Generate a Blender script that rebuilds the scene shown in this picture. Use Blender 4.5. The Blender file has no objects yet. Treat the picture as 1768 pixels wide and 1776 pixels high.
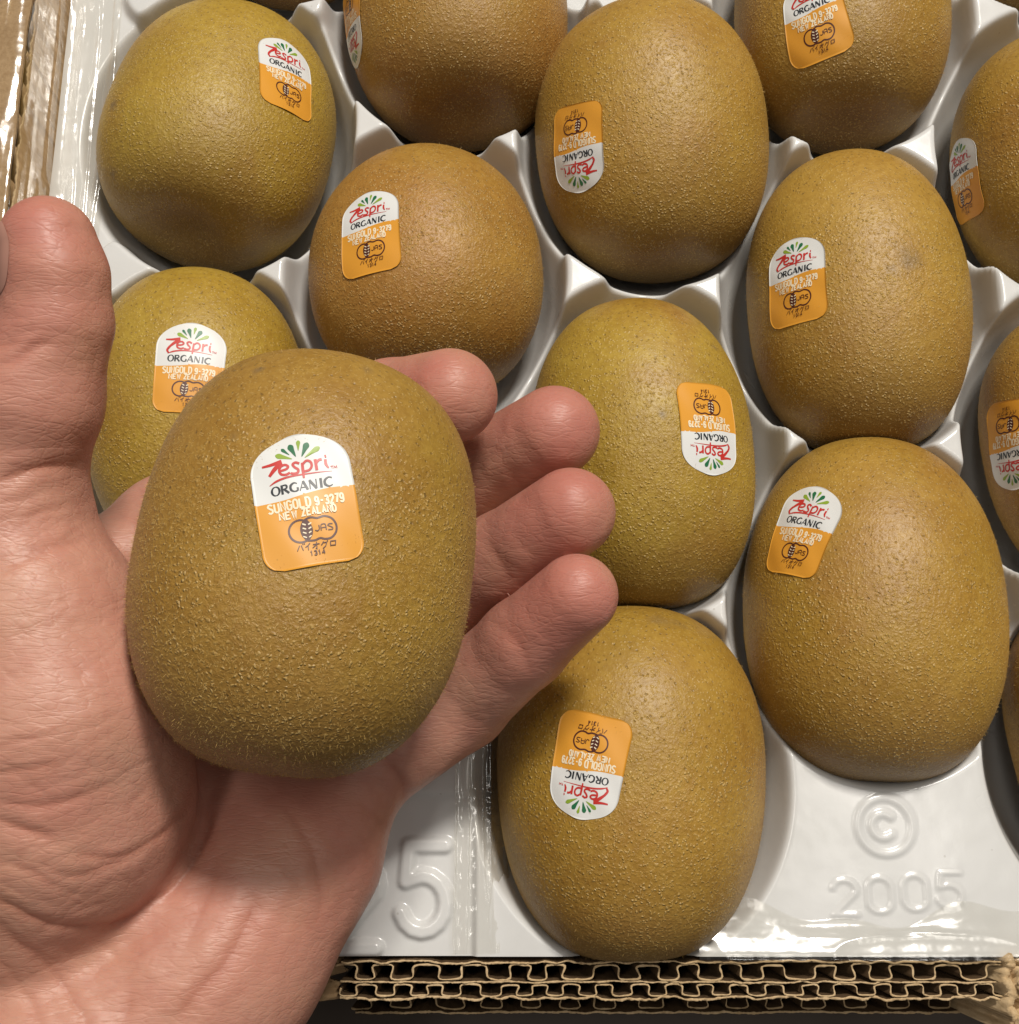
import bpy, math, random
import numpy as np
from mathutils import Vector, Matrix

random.seed(7)
RNG = np.random.default_rng(11)
MM = 0.001
scene = bpy.context.scene
COL = scene.collection

# ------------------------------------------------------------------ camera
F_PX, TILT, CAM_H = 1985.0, math.radians(14.5), 237.5      # focal length in photo pixels, tilt off plumb, height in mm
cam_d = bpy.data.cameras.new('camera')
cam = bpy.data.objects.new('camera', cam_d)
COL.objects.link(cam)
cam.location = (0, 0, CAM_H * MM)
cam.rotation_euler = (TILT, 0, 0)
cam_d.sensor_fit = 'HORIZONTAL'
cam_d.sensor_width = 36.0
cam_d.lens = 36.0 * F_PX / 1768.0
cam_d.clip_start, cam_d.clip_end = 0.005, 20.0
scene.camera = cam

# ------------------------------------------------------------------ light
world = bpy.data.worlds.new('World')
scene.world = world
world.use_nodes = True
bg = world.node_tree.nodes['Background']
bg.inputs[0].default_value = (1.0, 0.95, 0.89, 1)
bg.inputs[1].default_value = 0.14


def area(name, loc, target, sx, sy, power, col):
    l = bpy.data.lights.new(name, 'AREA')
    l.shape, l.size, l.size_y, l.energy, l.color = 'RECTANGLE', sx, sy, power, col
    o = bpy.data.objects.new(name, l)
    COL.objects.link(o)
    o.location = loc
    o.rotation_euler = (Vector(target) - Vector(loc)).to_track_quat('-Z', 'Y').to_euler()
    return o


area('ceiling_lamp', (0.42, 1.08, 1.74), (0, 0.06, 0), 0.40, 0.24, 42, (1.0, 0.945, 0.86))
area('ceiling_lamp', (-0.45, 0.25, 1.95), (0, 0.06, 0), 0.60, 0.20, 5.5, (1.0, 0.945, 0.86))
area('ceiling_lamp', (0.62, 0.15, 1.90), (0, 0.06, 0), 0.60, 0.20, 3.6, (1.0, 0.945, 0.86))

vs = scene.view_settings
vs.view_transform, vs.look, vs.exposure, vs.gamma = 'Standard', 'None', 0.0, 1.0
scene.render.engine = 'CYCLES'
scene.cycles.use_denoising = True
scene.cycles.max_bounces = 10
scene.cycles.transparent_max_bounces = 24

# ------------------------------------------------------------------ frames and helpers
CT, ST = math.cos(TILT), math.sin(TILT)


def at(px, py, d):
    """point of the place (mm) seen at photo pixel px, py at depth d mm"""
    X, Y = (px - 884.0) * d / F_PX, -(py - 888.0) * d / F_PX
    return np.array([X, Y * CT + d * ST, CAM_H + Y * ST - d * CT])


def to_px(P):
    P = np.asarray(P, float)
    x, y, z = P[..., 0], P[..., 1], P[..., 2] - CAM_H
    d = y * ST - z * CT
    v = y * CT + z * ST
    return 884 + x / d * F_PX, 888 - v / d * F_PX, d


def on_plane(px, py, z):
    a = at(px, py, 1.0) - np.array([0, 0, CAM_H])
    t = (z - CAM_H) / a[2]
    return np.array([0, 0, CAM_H]) + a * t


def link(o, parent=None):
    COL.objects.link(o)
    if parent is not None:
        o.parent = parent
    return o


def mesh_obj(name, verts, faces, mats, parent=None, smooth=True, midx=None):
    """verts in mm"""
    me = bpy.data.meshes.new(name)
    v = np.asarray(verts, float) * MM
    if isinstance(faces, np.ndarray):
        nf, k = faces.shape
        me.vertices.add(len(v))
        me.vertices.foreach_set('co', v.ravel())
        me.loops.add(nf * k)
        me.loops.foreach_set('vertex_index', faces.astype(np.int32).ravel())
        me.polygons.add(nf)
        me.polygons.foreach_set('loop_start', np.arange(0, nf * k, k, dtype=np.int32))
        me.update(calc_edges=True)
    else:
        me.from_pydata([tuple(x) for x in v], [], [tuple(int(i) for i in f) for f in faces])
        me.update()
    for m in (mats if isinstance(mats, (list, tuple)) else [mats]):
        me.materials.append(m)
    if midx is not None:
        me.polygons.foreach_set('material_index', np.asarray(midx, np.int32))
    if smooth:
        me.polygons.foreach_set('use_smooth', np.ones(len(me.polygons), bool))
    return link(bpy.data.objects.new(name, me), parent)


def attr(o, name, values):
    a = o.data.attributes.new(name, 'FLOAT', 'POINT')
    a.data.foreach_set('value', np.asarray(values, np.float32))


def empty(name, loc=(0, 0, 0)):
    o = bpy.data.objects.new(name, None)
    o.empty_display_size = 0.01
    o.location = [c * MM for c in loc]
    return link(o)


def tag(o, label=None, cat=None, group=None, kind=None):
    for k, v in (('label', label), ('category', cat), ('group', group), ('kind', kind)):
        if v:
            o[k] = v


def grid_faces(nu, nv, off=0):
    i = np.arange(nu - 1)[:, None] * nv + np.arange(nv - 1)[None, :]
    i = i.ravel() + off
    return np.stack([i, i + nv, i + nv + 1, i + 1], 1)


def vnoise(P, scale, seed):
    """smooth value noise, P (...,2 or 3) -> -1..1"""
    P = np.asarray(P, float) * scale
    P = P.reshape(-1, P.shape[-1])
    n = P.shape[1]
    i = np.floor(P).astype(np.int64)
    f = P - i
    f = f * f * (3 - 2 * f)
    out = np.zeros(len(P))
    for c in range(2 ** n):
        w = np.ones(len(P))
        h = np.full(len(P), seed * 374761393, np.int64)
        for k in range(n):
            b = (c >> k) & 1
            w = w * (f[:, k] if b else 1 - f[:, k])
            h = h ^ ((i[:, k] + b) * (668265263, 2246822519, 3266489917)[k])
            h = (h * 1274126177) & 0xffffffff
            h = h ^ (h >> 15)
        h = (h * 2246822519) & 0xffffffff
        h = h ^ (h >> 13)
        out += w * ((h & 0xffff) / 32767.5 - 1)
    return out


def spline(pts, n=10, closed=False):
    """Catmull-Rom through the points"""
    p = [np.array(q, float) for q in pts]
    m = len(p)
    out = []
    for i in range(m if closed else m - 1):
        p0 = p[(i - 1) % m] if closed or i > 0 else 2 * p[0] - p[1]
        p1, p2 = p[i], p[(i + 1) % m]
        p3 = p[(i + 2) % m] if closed or i + 2 < m else 2 * p[-1] - p[-2]
        for k in range(n):
            t = k / n
            out.append(.5 * (2 * p1 + (p2 - p0) * t + (2 * p0 - 5 * p1 + 4 * p2 - p3) * t * t + (3 * p1 - p0 - 3 * p2 + p3) * t ** 3))
    if not closed:
        out.append(p[-1])
    return np.array(out)


def seg_dist(P, poly):
    """distance of 2D points to a polyline"""
    d = np.full(len(P), 1e9)
    for a, b in zip(poly[:-1], poly[1:]):
        ab = np.asarray(b) - np.asarray(a)
        t = np.clip(((P - a) @ ab) / max(ab @ ab, 1e-9), 0, 1)
        q = P - (np.asarray(a) + t[:, None] * ab)
        d = np.minimum(d, np.hypot(q[:, 0], q[:, 1]))
    return d


# ------------------------------------------------------------------ materials
class Nodes:
    def __init__(self, name):
        self.m = bpy.data.materials.new(name)
        self.m.use_nodes = True
        self.t = self.m.node_tree
        self.b = self.t.nodes['Principled BSDF']
        self.out = self.t.nodes['Material Output']

    def n(self, typ, **kw):
        x = self.t.nodes.new(typ)
        for k, v in kw.items():
            setattr(x, k, v)
        return x

    def l(self, a, b):
        self.t.links.new(a, b)

    def val(self, node, **kw):
        for k, v in kw.items():
            node.inputs[k].default_value = v

    def obj(self):
        return self.n('ShaderNodeTexCoord').outputs['Object']

    def noise(self, vec, scale, detail=3, rough=.5):
        x = self.n('ShaderNodeTexNoise')
        self.l(vec, x.inputs['Vector'])
        self.val(x, Scale=scale, Detail=detail, Roughness=rough)
        return x.outputs['Fac']

    def voro(self, vec, scale, feature='F1', rnd=1.0):
        x = self.n('ShaderNodeTexVoronoi', feature=feature)
        self.l(vec, x.inputs['Vector'])
        self.val(x, Scale=scale, Randomness=rnd)
        return x.outputs['Distance']

    def ramp(self, fac, *stops):
        x = self.n('ShaderNodeValToRGB')
        self.l(fac, x.inputs['Fac'])
        e = x.color_ramp.elements
        while len(e) < len(stops):
            e.new(.5)
        for s, (p, c) in zip(e, stops):
            s.position = p
            s.color = (c, c, c, 1) if isinstance(c, (int, float)) else (*c, 1)
        return x.outputs['Color']

    def mix(self, fac, a, b, mode='MIX'):
        x = self.n('ShaderNodeMix', data_type='RGBA', blend_type=mode)
        for s, v in ((x.inputs[0], fac), (x.inputs[6], a), (x.inputs[7], b)):
            if isinstance(v, bpy.types.NodeSocket):
                self.l(v, s)
            else:
                s.default_value = v if isinstance(v, (int, float)) else (*v, 1)
        return x.outputs[2]

    def math(self, op, a, b=0.0, clamp=False):
        x = self.n('ShaderNodeMath', operation=op, use_clamp=clamp)
        for s, v in ((x.inputs[0], a), (x.inputs[1], b)):
            if isinstance(v, bpy.types.NodeSocket):
                self.l(v, s)
            else:
                s.default_value = v
        return x.outputs[0]

    def attr(self, name):
        return self.n('ShaderNodeAttribute', attribute_name=name).outputs['Fac']

    def bump(self, h, dist, strength=1.0, prev=None):
        x = self.n('ShaderNodeBump')
        self.val(x, Strength=strength, Distance=dist)
        self.l(h, x.inputs['Height'])
        if prev is not None:
            self.l(prev, x.inputs['Normal'])
        return x.outputs['Normal']

    def set(self, **kw):
        for k, v in kw.items():
            s = self.b.inputs[k.replace('_', ' ')]
            if isinstance(v, bpy.types.NodeSocket):
                self.l(v, s)
            else:
                s.default_value = v if isinstance(v, (int, float)) else (*v, 1) if len(v) == 3 and s.type == 'RGBA' else v
        return self.m


def plain(name, col, rough=.5, spec=.5, coat=0.0):
    N = Nodes(name)
    return N.set(Base_Color=col, Roughness=rough, Specular_IOR_Level=spec, Coat_Weight=coat, Coat_Roughness=.12)


def skin_of_kiwi():
    N = Nodes('kiwi_skin')
    v = N.obj()
    oi = N.n('ShaderNodeObjectInfo')
    base = oi.outputs['Color']
    loc = N.n('ShaderNodeVectorMath', operation='ADD')
    N.l(v, loc.inputs[0])
    N.l(oi.outputs['Random'], loc.inputs[1])
    v = loc.outputs[0]
    ax = N.attr('axis')
    blotch = N.noise(v, 45, 4, .6)
    fine = N.noise(v, 700, 4, .65)
    base = N.mix(N.math('MULTIPLY', N.ramp(N.noise(v, 26, 3, .55), (.40, 0), (.66, 1)), .45), base, (.39, .262, .036))
    base = N.mix(N.math('MULTIPLY', N.ramp(N.noise(v, 33, 4, .6), (.52, 0), (.75, 1)), .65), base, (.34, .165, .045))
    c = N.mix(N.ramp(blotch, (.32, 0), (.72, 1)), base, (.80, .72, .50), 'MULTIPLY')
    c = N.mix(N.ramp(fine, (.35, .0), (.7, .55)), c, (.60, .50, .32), 'MULTIPLY')
    # stem end russet
    end = N.math('MULTIPLY', N.ramp(ax, (.0, 1), (.13, .25), (.30, 0)), 0.75)
    c = N.mix(end, c, (.13, .070, .022))
    # warp so that dots and tufts are never round
    wn = N.n('ShaderNodeTexNoise')
    N.l(v, wn.inputs['Vector'])
    N.val(wn, Scale=620.0, Detail=2.0)
    wv = N.n('ShaderNodeVectorMath', operation='SCALE')
    N.l(wn.outputs['Color'], wv.inputs[0])
    wv.inputs['Scale'].default_value = .0011
    vw = N.n('ShaderNodeVectorMath', operation='ADD')
    N.l(v, vw.inputs[0])
    N.l(wv.outputs[0], vw.inputs[1])
    vw = vw.outputs[0]
    # dark pits painting in bump shadows and dark hairs, more towards the blossom end
    sel = N.n('ShaderNodeTexVoronoi', feature='F1')
    N.l(vw, sel.inputs['Vector'])
    N.val(sel, Scale=980.0)
    rsel = N.n('ShaderNodeSeparateColor')
    N.l(sel.outputs['Color'], rsel.inputs[0])
    dens = N.ramp(ax, (.35, .04), (.60, .45), (.95, .6))
    pitm = N.math('MULTIPLY', N.math('LESS_THAN', rsel.outputs[0], dens), N.ramp(sel.outputs['Distance'], (.10, 1), (.30, 0)))
    c = N.mix(N.math('MULTIPLY', pitm, .60), c, (.13, .075, .02))
    # pale raised tufts
    fl = N.voro(vw, 1350)
    flm = N.math('MULTIPLY', N.ramp(fl, (.10, 1), (.38, 0)), N.ramp(N.noise(v, 110, 3), (.30, .15), (.56, 1)))
    flm = N.math('MULTIPLY', flm, N.ramp(ax, (.50, 1), (.95, .45)))
    c = N.mix(N.math('MULTIPLY', flm, .62), c, (.62, .44, .16))
    grain = N.noise(vw, 1500, 2, .5)
    h = N.math('ADD', N.math('MULTIPLY', flm, .8), N.math('MULTIPLY', fine, .35))
    h = N.math('ADD', h, N.math('MULTIPLY', N.math('MULTIPLY', N.ramp(grain, (.42, 0), (.68, 1)), N.ramp(ax, (.45, 1), (.85, .35))), .34))
    h = N.math('SUBTRACT', h, N.math('MULTIPLY', pitm, .4))
    c = N.mix(N.math('MULTIPLY', N.attr('bruise'), N.ramp(N.noise(v, 500, 3), (.3, .5), (.6, 1))), c, (.15, .105, .060))
    nrm = N.bump(h, 0.00021, 1.0)
    return N.set(Base_Color=c, Roughness=.45, Specular_IOR_Level=.50, Normal=nrm, Sheen_Weight=.07, Sheen_Roughness=.45,
                 Sheen_Tint=(.80, .62, .36), Subsurface_Weight=0.0)


def hand_skin():
    N = Nodes('hand_skin')
    v = N.obj()
    fl = N.attr('flush')
    mott = N.noise(v, 130, 4, .6)
    c = N.mix(fl, (.52, .270, .194), (.46, .165, .128))
    c = N.mix(N.math('MULTIPLY', N.ramp(N.noise(v, 34, 3, .6), (.42, 0), (.68, 1)), .55), c, (.50, .215, .165))
    c = N.mix(N.math('MULTIPLY', N.ramp(N.noise(v, 27, 3, .6), (.50, 0), (.72, 1)), .45), c, (.54, .325, .205))
    c = N.mix(N.math('MULTIPLY', N.ramp(N.noise(v, 420, 3, .6), (.50, 0), (.66, 1)), .22), c, (.42, .17, .13))
    c = N.mix(N.ramp(mott, (.35, 0), (.7, .5)), c, (.86, .72, .68), 'MULTIPLY')
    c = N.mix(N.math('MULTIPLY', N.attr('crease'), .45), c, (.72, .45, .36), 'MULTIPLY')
    # fine skin lines: two stretched families plus ridges
    def lines(rot, sc):
        mp = N.n('ShaderNodeMapping')
        N.l(v, mp.inputs['Vector'])
        mp.inputs['Rotation'].default_value = (0, 0, math.radians(rot))
        mp.inputs['Scale'].default_value = (.22, 1.0, .6)
        return N.voro(mp.outputs[0], sc, 'DISTANCE_TO_EDGE')
    l1 = N.ramp(lines(24, 900), (0, 0), (.10, 1))
    l2 = N.ramp(lines(-38, 800), (0, 0), (.10, 1))
    pores = N.noise(v, 2600, 2)
    h = N.math('ADD', N.math('MULTIPLY', l1, .5), N.math('MULTIPLY', l2, .35))
    l3 = N.ramp(lines(-8, 330), (0, 0), (.07, 1))
    l4 = N.ramp(lines(48, 380), (0, 0), (.07, 1))
    h = N.math('ADD', h, N.math('ADD', N.math('MULTIPLY', l3, .42), N.math('MULTIPLY', l4, .30)))
    h = N.math('ADD', h, N.math('MULTIPLY', pores, .35))
    nrm = N.bump(h, 0.00010, .52)
    return N.set(Base_Color=c, Roughness=N.ramp(mott, (.3, .40), (.7, .52)), Specular_IOR_Level=.42, Normal=nrm,
                 Subsurface_Weight=.22, Subsurface_Radius=(1.0, .38, .22), Subsurface_Scale=.0030)


def tray_plastic():
    N = Nodes('tray_plastic')
    v = N.obj()
    n1 = N.noise(v, 60, 3)
    specks = N.ramp(N.voro(v, 170), (.025, 1), (.05, 0))
    c = N.mix(N.ramp(n1, (.3, 0), (.7, 1)), (.64, .64, .635), (.58, .58, .57))
    c = N.mix(N.math('MULTIPLY', specks, .35), c, (.30, .27, .22))
    nrm = N.bump(N.noise(v, 190, 3), 0.0002, .22)
    return N.set(Base_Color=c, Roughness=N.ramp(N.noise(v, 90, 3), (.3, .16), (.7, .28)), Specular_IOR_Level=.5, Normal=nrm,
                 Subsurface_Weight=.12, Subsurface_Radius=(1, 1, .9), Subsurface_Scale=.0015)


def film_plastic():
    N = Nodes('clear_film')
    v = N.obj()
    tr = N.n('ShaderNodeBsdfTransparent')
    tr.inputs[0].default_value = (.965, .96, .94, 1)
    gl = N.n('ShaderNodeBsdfGlossy')
    N.val(gl, Roughness=.15)
    gl.inputs['Color'].default_value = (1, 1, 1, 1)
    nrm = N.bump(N.noise(v, 110, 3, .5), 0.0009, .35)
    N.l(nrm, gl.inputs['Normal'])
    lw = N.n('ShaderNodeLayerWeight')
    N.val(lw, Blend=.22)
    N.l(nrm, lw.inputs['Normal'])
    f = N.math('ADD', N.math('MULTIPLY', lw.outputs['Fresnel'], .22), .05)
    mx = N.n('ShaderNodeMixShader')
    N.l(f, mx.inputs[0])
    N.l(tr.outputs[0], mx.inputs[1])
    N.l(gl.outputs[0], mx.inputs[2])
    N.l(mx.outputs[0], N.out.inputs['Surface'])
    return N.m


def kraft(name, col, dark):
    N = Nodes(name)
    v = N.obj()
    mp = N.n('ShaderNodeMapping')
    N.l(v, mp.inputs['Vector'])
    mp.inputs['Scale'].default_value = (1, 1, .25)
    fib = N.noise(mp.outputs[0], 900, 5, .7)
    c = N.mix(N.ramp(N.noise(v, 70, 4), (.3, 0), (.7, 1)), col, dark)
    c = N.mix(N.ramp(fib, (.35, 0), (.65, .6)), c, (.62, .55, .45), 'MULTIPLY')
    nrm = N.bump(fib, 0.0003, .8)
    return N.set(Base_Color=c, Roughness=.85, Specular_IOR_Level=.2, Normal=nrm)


M_KIWI = skin_of_kiwi()
M_HAND = hand_skin()
M_TRAY = tray_plastic()
M_FILM = film_plastic()
M_KRAFT = kraft('kraft_board', (.45, .31, .175), (.36, .24, .13))
M_WEB_SHADE = kraft('kraft_web_shade', (.085, .052, .026), (.06, .036, .018))  # board colour darkened to paint in the shade inside the flute cells
M_KEDGE = kraft('kraft_cut_edge', (.64, .48, .29), (.54, .39, .22))
M_FUZZ = plain('kiwi_fuzz', (.56, .365, .115), .5, .4)
M_NAIL = plain('nail_plate', (.42, .215, .165), .45, .4)
M_STEM = plain('stem_scar', (.085, .05, .02), .9, .1)
S_WHITE = plain('sticker_white', (.70, .705, .69), .40, .4)
S_ORANGE = plain('sticker_orange', (.68, .31, .035), .40, .4)
S_RED = plain('print_red', (.52, .030, .024), .4)
S_DGREEN = plain('print_dark_green', (.015, .14, .055), .4)
S_LGREEN = plain('print_light_green', (.25, .37, .035), .4)
S_BLACK = plain('print_black', (.018, .022, .028), .4)
S_BROWN = plain('print_brown', (.075, .016, .010), .4)
S_PALE = plain('print_pale', (.82, .72, .52), .4)

# ------------------------------------------------------------------ table under the box
N = Nodes('dark_table')
M_TABLE = N.set(Base_Color=N.mix(N.noise(N.obj(), 30, 4), (.035, .024, .016), (.06, .04, .026)), Roughness=.6)
table = mesh_obj('table_surface', [(-600, -500, -62), (600, -500, -62), (600, 700, -62), (-600, 700, -62)], [(0, 1, 2, 3)], M_TABLE, smooth=False)
tag(table, kind='structure')

# ------------------------------------------------------------------ stroke lettering (unit box, y up)
def arc(cx, cy, rx, ry, a0, a1, n=14):
    return [(cx + rx * math.cos(math.radians(a0 + (a1 - a0) * i / n)), cy + ry * math.sin(math.radians(a0 + (a1 - a0) * i / n))) for i in range(n + 1)]


GL = {
    'S': [arc(.5, .75, .5, .25, 20, 180, 8) + arc(.5, .25, .5, .25, 90, -160, 10)],
    'U': [[(0, 1), (0, .3)] + arc(.5, .25, .5, .25, 180, 360, 8) + [(1, 1)]],
    'N': [[(0, 0), (0, 1), (1, 0), (1, 1)]],
    'G': [arc(.5, .72, .5, .28, 10, 180, 8) + arc(.5, .28, .5, .28, 180, 360, 8) + [(1, .5), (.55, .5)]],
    'O': [arc(.5, .7, .5, .3, 0, 180, 8) + arc(.5, .3, .5, .3, 180, 360, 8) + [(1, .7)]],
    'L': [[(0, 1), (0, 0), (1, 0)]],
    'D': [[(0, 0), (0, 1), (.5, 1)] + arc(.5, .5, .5, .5, 80, -80, 8) + [(.5, 0), (0.08, 0)]],
    '9': [arc(.5, .7, .5, .3, 0, 360, 14), [(1, .7)] + arc(.5, .28, .5, .28, 0, -160, 8)],
    '-': [[(.1, .5), (.9, .5)]],
    '3': [arc(.5, .75, .45, .25, 160, -80, 9) + arc(.5, .26, .5, .26, 80, -160, 9)],
    '2': [arc(.5, .72, .5, .28, 170, -20, 9) + [(0, 0), (1, 0)]],
    '7': [[(0, 1), (1, 1), (.35, 0)]],
    'E': [[(1, 1), (0, 1), (0, 0), (1, 0)], [(0.06, .52), (.8, .52)]],
    'W': [[(0, 1), (.25, 0), (.5, .85), (.75, 0), (1, 1)]],
    'Z': [[(0, 1), (1, 1), (0, 0), (1, 0)]],
    'A': [[(0, 0), (.5, 1), (1, 0)], [(.2, .34), (.8, .34)]],
    '1': [[(.2, .8), (.5, 1), (.5, 0)]],
    '4': [[(.75, 0), (.75, 1), (0, .3), (1, .3)]],
    '0': [arc(.5, .7, .5, .3, 0, 180, 8) + arc(.5, .3, .5, .3, 180, 360, 8) + [(1, .7)]],
    '5': [[(.95, 1), (.12, 1), (.06, .58)] + arc(.45, .32, .53, .32, 115, -160, 12)],
}


def ribbon(poly, width):
    """flat band along a polyline, mitred; width number or (start, ..., end) -> 2D verts, quads"""
    p = np.array(poly, float)
    keep = [0] + [i for i in range(1, len(p)) if np.hypot(*(p[i] - p[i - 1])) > 1e-6]
    p = p[keep]
    n = len(p)
    w = np.interp(np.linspace(0, 1, n), np.linspace(0, 1, len(width)), width) if isinstance(width, (tuple, list)) else np.full(n, width)
    d = np.diff(p, axis=0)
    d /= np.hypot(d[:, 0], d[:, 1])[:, None]
    V = []
    for i in range(n):
        a = d[max(i - 1, 0)]
        b = d[min(i, n - 2)]
        t = a + b
        L = np.hypot(*t)
        t = t / L if L > .3 else b
        nn = np.array([-t[1], t[0]])
        k = 1 / max(nn @ np.array([-b[1], b[0]]), .55)
        V += [p[i] + nn * w[i] / 2 * k, p[i] - nn * w[i] / 2 * k]
    Fc = [(2 * i, 2 * i + 1, 2 * i + 3, 2 * i + 2) for i in range(n - 1)]
    return np.array(V), Fc


# sticker artwork, traced in its own drawing units (x right, y down), then squared up
_c, _s = math.cos(math.radians(9.5)), math.sin(math.radians(9.5))


def art(p):
    p = np.asarray(p, float)
    x, y = p[..., 0] - 902, p[..., 1] - 880
    return np.stack([(x * _c - y * _s) / 1075, (-x * _s - y * _c) / 1075], -1)      # y up, width 1


ART = {'logo_lettering': [], 'leaf_fan': [], 'organic_lettering': [], 'variety_lettering': [], 'certification_mark': []}


def stroke(part, pts, w, mat, curve=True):
    q = art(spline(pts, 6) if curve and len(pts) > 2 else np.array(pts, float))
    if len(q) == 2:
        q = np.array([q[0] + (q[1] - q[0]) * t for t in np.linspace(0, 1, 6)])
    w = tuple(x / 1075 for x in w) if isinstance(w, (tuple, list)) else w / 1075
    ART[part].append((*ribbon(q, w), mat))


def fill(part, pts, mat, curve=True):
    q = art(spline(pts, 5, True) if curve else np.array(pts, float))
    c = q.mean(0)
    V = np.vstack([c[None], q])
    n = len(q)
    ART[part].append((V, [(0, 1 + (i + 1) % n, 1 + i) for i in range(n)], mat))


def text(part, s, x0, y0, x1, y1, hgt, w, mat, gap=.22):
    """stroke text from baseline start to baseline end"""
    a, b = np.array([x0, y0], float), np.array([x1, y1], float)
    L = np.hypot(*(b - a))
    e = (b - a) / L
    up = np.array([e[1], -e[0]])
    adv = L / (len(s) - gap)
    cw = adv * (1 - gap) - w * .4
    for i, ch in enumerate(s):
        for poly in GL.get(ch, []):
            pts = [a + e * (adv * i + x * cw) + up * (y * hgt) for x, y in poly]
            stroke(part, pts, w, mat, False)


# logo
stroke('logo_lettering', [(448, 493), (540, 478), (655, 442)], (22, 34, 46), S_RED)
stroke('logo_lettering', [(648, 455), (580, 532), (525, 606)], (50, 46, 30), S_RED)
stroke('logo_lettering', [(528, 712), (600, 668), (720, 626), (860, 600), (1000, 582), (1175, 563)], (8, 24, 24, 18, 12, 4), S_RED)
stroke('logo_lettering', [(632, 556), (700, 535), (722, 505), (692, 484), (650, 500), (630, 545), (650, 590), (700, 598), (742, 575)], 27, S_RED)
stroke('logo_lettering', [(838, 476), (800, 462), (770, 482), (790, 515), (825, 540), (825, 572), (790, 588), (748, 584)], 27, S_RED)
stroke('logo_lettering', [(868, 468), (876, 550), (886, 640)], (28, 32, 22), S_RED)
stroke('logo_lettering', [(872, 486), (910, 450), (952, 462), (966, 508), (942, 550), (892, 566)], 26, S_RED)
stroke('logo_lettering', [(1000, 436), (1010, 495), (1020, 556)], 30, S_RED)
stroke('logo_lettering', [(1012, 486), (1035, 448), (1068, 436)], (18, 28, 28), S_RED)
stroke('logo_lettering', [(1104, 436), (1112, 490), (1140, 532)], (28, 30, 16), S_RED)
stroke('logo_lettering', [(1097, 404), (1112, 400)], 30, S_RED, False)
stroke('logo_lettering', [(1158, 512), (1186, 506)], 7, S_RED, False)
stroke('logo_lettering', [(1172, 510), (1176, 536)], 7, S_RED, False)
stroke('logo_lettering', [(1194, 534), (1194, 506), (1208, 524), (1220, 501), (1226, 529)], 7, S_RED, False)
Z_FOOT = []                            # on most stickers the first letter runs down into its flourish
ART['z'] = Z_FOOT
stroke('z', [(535, 592), (510, 660), (540, 700)], (34, 34, 22), S_RED)
del ART['z']
# leaf fan
for tip, base, w, m in (((588, 368), (765, 420), 58, S_LGREEN), ((650, 300), (738, 375), 36, S_DGREEN), ((732, 262), (803, 398), 62, S_DGREEN),
                        ((826, 222), (828, 335), 42, S_LGREEN), ((922, 250), (862, 402), 64, S_DGREEN), ((1046, 298), (893, 414), 54, S_LGREEN)):
    t, b = np.array(tip, float), np.array(base, float)
    d = t - b
    L = np.hypot(*d)
    d /= L
    n_ = np.array([-d[1], d[0]])
    fill('leaf_fan', [b, b + d * L * .5 + n_ * w * .34, b + d * L * .82 + n_ * w * .5, t, b + d * L * .82 - n_ * w * .5, b + d * L * .5 - n_ * w * .34], m)
# ORGANIC: thick and thin strokes
def ob(i, x, y):                       # letter cell -> drawing units; baseline climbs to the right
    return (550 + i * 98.0 + x - y * .13, 838 - i * 17.5 - x * .18 - y)


def og(i, pts, w, curve=True):
    stroke('organic_lettering', [ob(i, *q) for q in pts], w, S_BLACK, curve)


og(0, arc(48, 52, 40, 48, 90, 270, 10), (10, 26, 10))
og(0, arc(48, 52, 40, 48, 90, -90, 10), (10, 26, 10))
og(1, [(18, 0), (18, 102)], 25, False)
og(1, [(22, 96), (62, 92), (66, 62), (22, 50)], (12, 22, 10))
og(1, [(40, 50), (86, 0)], 24, False)
og(2, [(80, 88), (48, 100), (12, 74), (12, 28), (46, 4), (80, 14), (80, 44)], (10, 16, 26, 24, 12, 20, 22))
og(3, [(4, 0), (44, 104)], 11, False)
og(3, [(44, 104), (84, 0)], 26, False)
og(3, [(22, 32), (66, 32)], 10, False)
og(4, [(12, 0), (12, 102)], 12, False)
og(4, [(12, 102), (78, 0)], 26, False)
og(4, [(80, 0), (80, 102)], 12, False)
og(5, [(30, 0), (30, 102)], 26, False)
og(6, [(48, 88), (14, 100), (-26, 72), (-26, 28), (12, 3), (50, 14)], (14, 12, 26, 26, 12, 8))
# variety text, pale
text('variety_lettering', 'SUNGOLD', 522, 1032, 968, 952, 100, 21, S_PALE)
text('variety_lettering', '9-3279', 1012, 946, 1312, 892, 92, 21, S_PALE)
text('variety_lettering', 'NEW', 640, 1110, 822, 1078, 76, 19, S_PALE)
text('variety_lettering', 'ZEALAND', 872, 1066, 1232, 1004, 76, 19, S_PALE)
# certification mark
cm = 'certification_mark'
q = arc(850, 1232, 120, 122, 0, 360, 30)
stroke(cm, q, 22, S_BROWN, False)
stroke(cm, [(925, 1335), (872, 1270), (858, 1190), (890, 1115), (955, 1082), (1022, 1088), (1098, 1064), (1175, 1085), (1222, 1150), (1222, 1230), (1175, 1295), (1110, 1314), (1055, 1306), (1000, 1330), (925, 1335)], 22, S_BROWN)
fill(cm, [(905, 1100), (960, 1160), (975, 1240), (940, 1330), (885, 1290), (858, 1210), (872, 1140)], S_BROWN)
for k in range(4):
    y = 1150 + k * 46
    stroke(cm, [(868 + k * 4, y + 2), (905 + k * 4, y + 14)], 15 - k, S_PALE, False)
    stroke(cm, [(930 + k * 4, y + 10), (962 + k * 1, y - 10)], 15 - k, S_PALE, False)
stroke(cm, [(1040, 1165), (1046, 1205), (1030, 1228), (1002, 1222)], 11, S_BROWN)
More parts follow.
